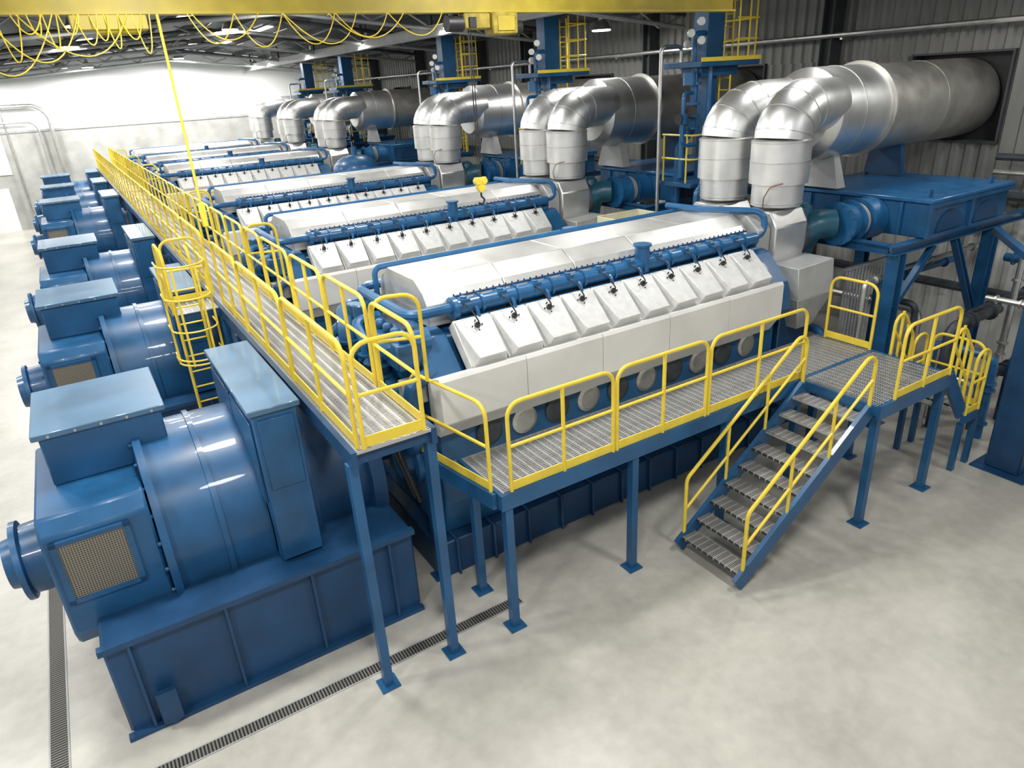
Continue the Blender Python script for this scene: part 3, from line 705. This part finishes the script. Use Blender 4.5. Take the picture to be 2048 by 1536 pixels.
for x,y in ((10.97,4.6),(11.4,4.6),(10.97,5.5),(11.4,5.5)): MB().box(x-.04,x+.04,y-.04,y+.04,0,.86).obj("leg",BLUE,r)
guard((11.42,4.66,1.0),(11.42,5.46,1.0),posts=0)
guard((10.98,4.57,1.0),(11.36,4.57,1.0),posts=0)
guard((10.98,5.53,1.0),(11.36,5.53,1.0),posts=0)
# ------------------------------------------------------------------ crane
ZB=7.15; YB=10.1
C=root("overhead_crane","yellow overhead crane bridge girder spanning under the roof","crane",(4,YB,ZB))
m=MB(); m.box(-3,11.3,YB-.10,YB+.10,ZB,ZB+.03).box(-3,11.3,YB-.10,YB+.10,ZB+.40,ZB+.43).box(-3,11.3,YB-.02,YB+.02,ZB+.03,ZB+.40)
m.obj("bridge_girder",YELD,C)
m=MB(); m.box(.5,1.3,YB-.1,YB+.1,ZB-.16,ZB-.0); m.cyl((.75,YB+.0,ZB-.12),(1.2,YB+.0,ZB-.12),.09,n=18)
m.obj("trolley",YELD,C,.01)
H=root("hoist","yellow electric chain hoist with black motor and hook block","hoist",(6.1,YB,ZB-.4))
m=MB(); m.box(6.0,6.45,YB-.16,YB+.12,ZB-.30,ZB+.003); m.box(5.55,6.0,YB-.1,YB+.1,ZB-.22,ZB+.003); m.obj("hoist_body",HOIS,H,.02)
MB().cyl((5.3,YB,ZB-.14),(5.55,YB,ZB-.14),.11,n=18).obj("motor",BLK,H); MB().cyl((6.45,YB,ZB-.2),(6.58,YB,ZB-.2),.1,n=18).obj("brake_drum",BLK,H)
MB().box(6.08,6.38,YB-.175,YB-.16,ZB-.25,ZB-.05).obj("cover_plate",YELD,H,.006)
MB().box(5.62,5.74,YB-.13,YB-.1,ZB-.2,ZB-.06).obj("chain_guide",BLK,H,.006)
m=MB(); m.cyl((5.66,YB,ZB-.22),(5.66,YB,4.80),.009,n=6).cyl((5.70,YB,ZB-.22),(5.70,YB,4.80),.009,n=6); m.obj("chain",BLK,H)
m=MB(); m.pry([(5.58,4.80),(5.78,4.80),(5.75,4.62),(5.70,4.56),(5.66,4.56),(5.61,4.62)],YB-.04,YB+.04); m.cyl((5.62,YB-.05,4.74),(5.62,YB+.05,4.74),.055,n=14); m.cyl((5.74,YB-.05,4.74),(5.74,YB+.05,4.74),.055,n=14); m.obj("hook_block",YEL,H,.006)
MB().tube([(5.68,YB,4.57),(5.68,YB,4.50),(5.74,YB,4.44),(5.70,YB,4.37),(5.62,YB,4.40)],.016,8,R=.03).obj("hook",BLK,H)
Pn=root("pendant_cable","long yellow crane control cable hanging with push-button pendant","cable",(1.42,YB-.08,4.7))
MB().cyl((1.42,YB-.08,ZB+.01),(1.42,YB-.08,4.95),.017,n=8).obj("cable",YEL,Pn)
MB().box(1.38,1.46,YB-.11,YB-.05,4.65,4.96).obj("pendant",YEL,Pn,.012)
YEC=mat("yellow_cable",(.62,.46,.03),.5,0,5,.1)
def loop(xa,xb,drop,bul=.15,r=.0075,z=ZB+.01):
    n=16; pts=[]; ph=random.uniform(-.3,.3)
    for i in range(n+1):
        t=i/n; q=1-(2*t-1)**2; pts.append((xa+(xb-xa)*(t+ph*q*.2),YB-.09-bul*q,z-drop*q))
    o=MB().tube(pts,r,6).obj("festoon_cable",YEC)
    o["label"]="yellow festoon cable looping below the crane girder"; o["category"]="cable"; o["group"]="festoon cable loops"
xs=[1.75,2.3,2.9,3.6,4.35,5.2]
for a,b in zip(xs,xs[1:]): 
    loop(a,b,random.uniform(.3,.45)); 
for a,b in ((1.8,2.6),(2.9,3.9),(3.5,4.6)): loop(a,b,random.uniform(.3,.5),.2)
for i in range(10):
    a=-.2+i*.15; loop(a,a+random.uniform(.1,.3),random.uniform(.2,.5),random.uniform(.03,.2))
for a,b,d in ((-.6,.35,.62),(-.3,.6,.5),(0,1.1,.45)): loop(a,b,d,.25)
def runway(x,lab,y0=-1,y1=47.8):
    r=root("crane_runway_beam",lab,"beam",(x,25,7.6),"crane runway beams")
    m=MB(); m.box(x-.13,x+.13,y0,y1,7.60,7.62).box(x-.13,x+.13,y0,y1,7.90,7.92).box(x-.015,x+.015,y0,y1,7.62,7.90); m.obj("beam",RUNW,r)
    for y in (4,16,22,28,34,40,46): MB().box(x-.04,x+.04,y-.04,y+.04,7.92,roofz(x)-.1).obj("hanger",STEELD,r)
runway(11.0,"pale grey steel crane runway beam hung from the roof trusses"); runway(-1.9,"dark steel crane runway beam hung from the roof trusses")
# ------------------------------------------------------------------ misc
def tank(x,y):
    r=root("pressure_tank","blue vertical steel tank with domed top","tank",(x,y,0))
    pf=[(0.3,.5)]+[(.3,.85),(3.5,.85)]+[(3.5+.55*math.sin(a),.85*math.cos(a)) for a in [i*math.pi/16 for i in range(1,8)]]
    MB().lathe((x,y,0),(0,0,1),pf,32).obj("shell",BLUE,r)
    for i in range(4):
        a=i*math.pi/2+.5; MB().box(x+.7*math.cos(a)-.05,x+.7*math.cos(a)+.05,y+.7*math.sin(a)-.05,y+.7*math.sin(a)+.05,0,.4).obj("leg",BLUED,r)
    MB().cyl((x,y,4.0),(x,y,4.3),.1,n=12).obj("nozzle",BLUEP,r)
tank(9.2,25.6)
def crate(x,y,z,lab,mt):
    r=root("storage_crate",lab,"crate",(x,y,z))
    m=MB(); m.box(x-.6,x+.6,y-.4,y+.4,z+.1,z+.12)
    for a,b,c,d in ((-.6,-.57,-.4,.4),(.57,.6,-.4,.4),(-.6,.6,-.4,-.37),(-.6,.6,.37,.4)): m.box(x+a,x+b,y+c,y+d,z+.1,z+.8)
    m.obj("body",mt,r,.01)
    m=MB()
    for i in range(6): m.box(x-.55+i*.2,x-.45+i*.2,y-.415,y-.4,z+.2,z+.7)
    m.obj("rib",mt,r)
    for a in (-.55,.4): MB().box(x+a,x+a+.15,y-.4,y+.4,z,z+.1).obj("runner",mt,r)
CR=mat("cream_plastic",(.66,.64,.46),.5)
crate(10.35,11.8,2.55,"cream ribbed plastic crate on a service deck",CR)
r=root("service_deck","blue steel service deck standing between the engines","platform",(10.3,11.8,0))
MB().box(9.5,11.1,11.3,12.32,2.45,2.55).obj("deck",GREYB,r)
for x in (9.6,11.0):
    for y in (11.4,12.2): MB().box(x-.04,x+.04,y-.04,y+.04,0,2.45).obj("leg",BLUE,r)
PL=[([(12.6,5.2,0),(12.6,5.2,.9),(15.6,5.2,.9)],.08,DARKM),([(12.9,7.4,.0),(12.9,7.4,2.2),(15.8,7.4,2.2)],.07,BLUEP),([(13.6,6.9,.0),(13.6,6.9,1.6),(13.6,9.4,1.6)],.09,CHRM),
([(12.3,6.9,.0),(12.3,6.9,2.6),(15.9,6.9,2.6)],.05,CHRM),([(14.3,5.6,.0),(14.3,5.6,2.9)],.06,CHRM),([(11.9,7.0,.12),(11.9,9.9,.12)],.12,DARKM),([(12.2,6.6,.1),(15.2,6.6,.1)],.1,BLUEP),
([(12.4,5.9,0),(12.4,5.9,1.5),(12.4,4.9,1.5),(12.4,4.9,0)],.07,BLUEP),([(13.1,5.8,0),(13.1,5.8,1.9),(15.8,5.8,1.9)],.06,DARKM),([(12.0,5.0,.0),(12.0,5.0,1.1),(12.0,5.7,1.1),(12.0,5.7,0)],.05,CHRM),([(13.4,5.0,0),(13.4,5.0,1.2),(15.7,5.0,1.2)],.1,BLUED),
([(11.0,7.2,0),(11.0,7.2,1.7),(11.0,9.6,1.7)],.08,BLUEP),([(12.7,6.5,0),(12.7,6.5,2.0),(12.7,7.0,2.0),(12.7,7.0,.0)],.06,DARKM),([(14.8,5.2,0),(14.8,5.2,2.6),(14.8,6.1,2.6)],.08,BLUE),
([(11.1,6.6,0),(11.1,6.6,2.7),(12.0,6.6,2.7)],.05,CHRM),([(13.0,4.6,0),(13.0,4.6,2.3),(13.0,5.5,2.3)],.05,CHRM),([(12.2,5.6,0),(12.2,5.6,1.9),(13.8,5.6,1.9)],.09,DARKM)]
for pts,rr,mt in PL:
    r=root("process_pipe","service pipe run with flanges near the corrugated wall","pipe",Vector(pts[0]),"process pipes by the wall")
    MB().tube(pts,rr,12,R=rr*2.2).obj("pipe_run",mt,r)
    a=Vector(pts[-2]);b=Vector(pts[-1]); t=(b-a).normalized()
    for f in (.3,.38,.8): q=a+(b-a)*f; MB().cyl(q,q+t*.03,rr*1.6,n=14).obj("flange",mt,r)
r=root("pipe_manifold_rack","white vertical pipe rack with rails beside the filter frame","rack",(13.4,7.8,0))
for i in range(16): MB().cyl((12.6+i*.11,7.9,.1),(12.6+i*.11,7.9,2.4),.025,n=6).obj("upright",ALU,r)
m=MB(); m.box(12.5,14.4,7.86,7.94,.0,.1).box(12.5,14.4,7.86,7.94,2.4,2.45); m.obj("rail",ALU,r)
# ------------------------------------------------------------------ world & camera
w=bpy.data.worlds.new("World"); SC.world=w; w.use_nodes=True
w.node_tree.nodes["Background"].inputs[0].default_value=(.95,.965,1,1); w.node_tree.nodes["Background"].inputs[1].default_value=.52
cam=bpy.data.cameras.new("camera"); cam.sensor_width=36; cam.lens=36*1380/2048; cam.clip_end=300
co=bpy.data.objects.new("camera",cam); COL.objects.link(co)
Rt=Vector((.8442,-.5335,-.0552)).normalized(); Fw=Vector((.4705,.7858,-.4019)).normalized()
Up=Rt.cross(Fw).normalized()
Rt=Fw.cross(Up).normalized()
M=Matrix(((Rt.x,Up.x,-Fw.x,0),(Rt.y,Up.y,-Fw.y,0),(Rt.z,Up.z,-Fw.z,6.2),(0,0,0,1)))
co.matrix_world=M; SC.camera=co
SC.view_settings.view_transform="Standard"
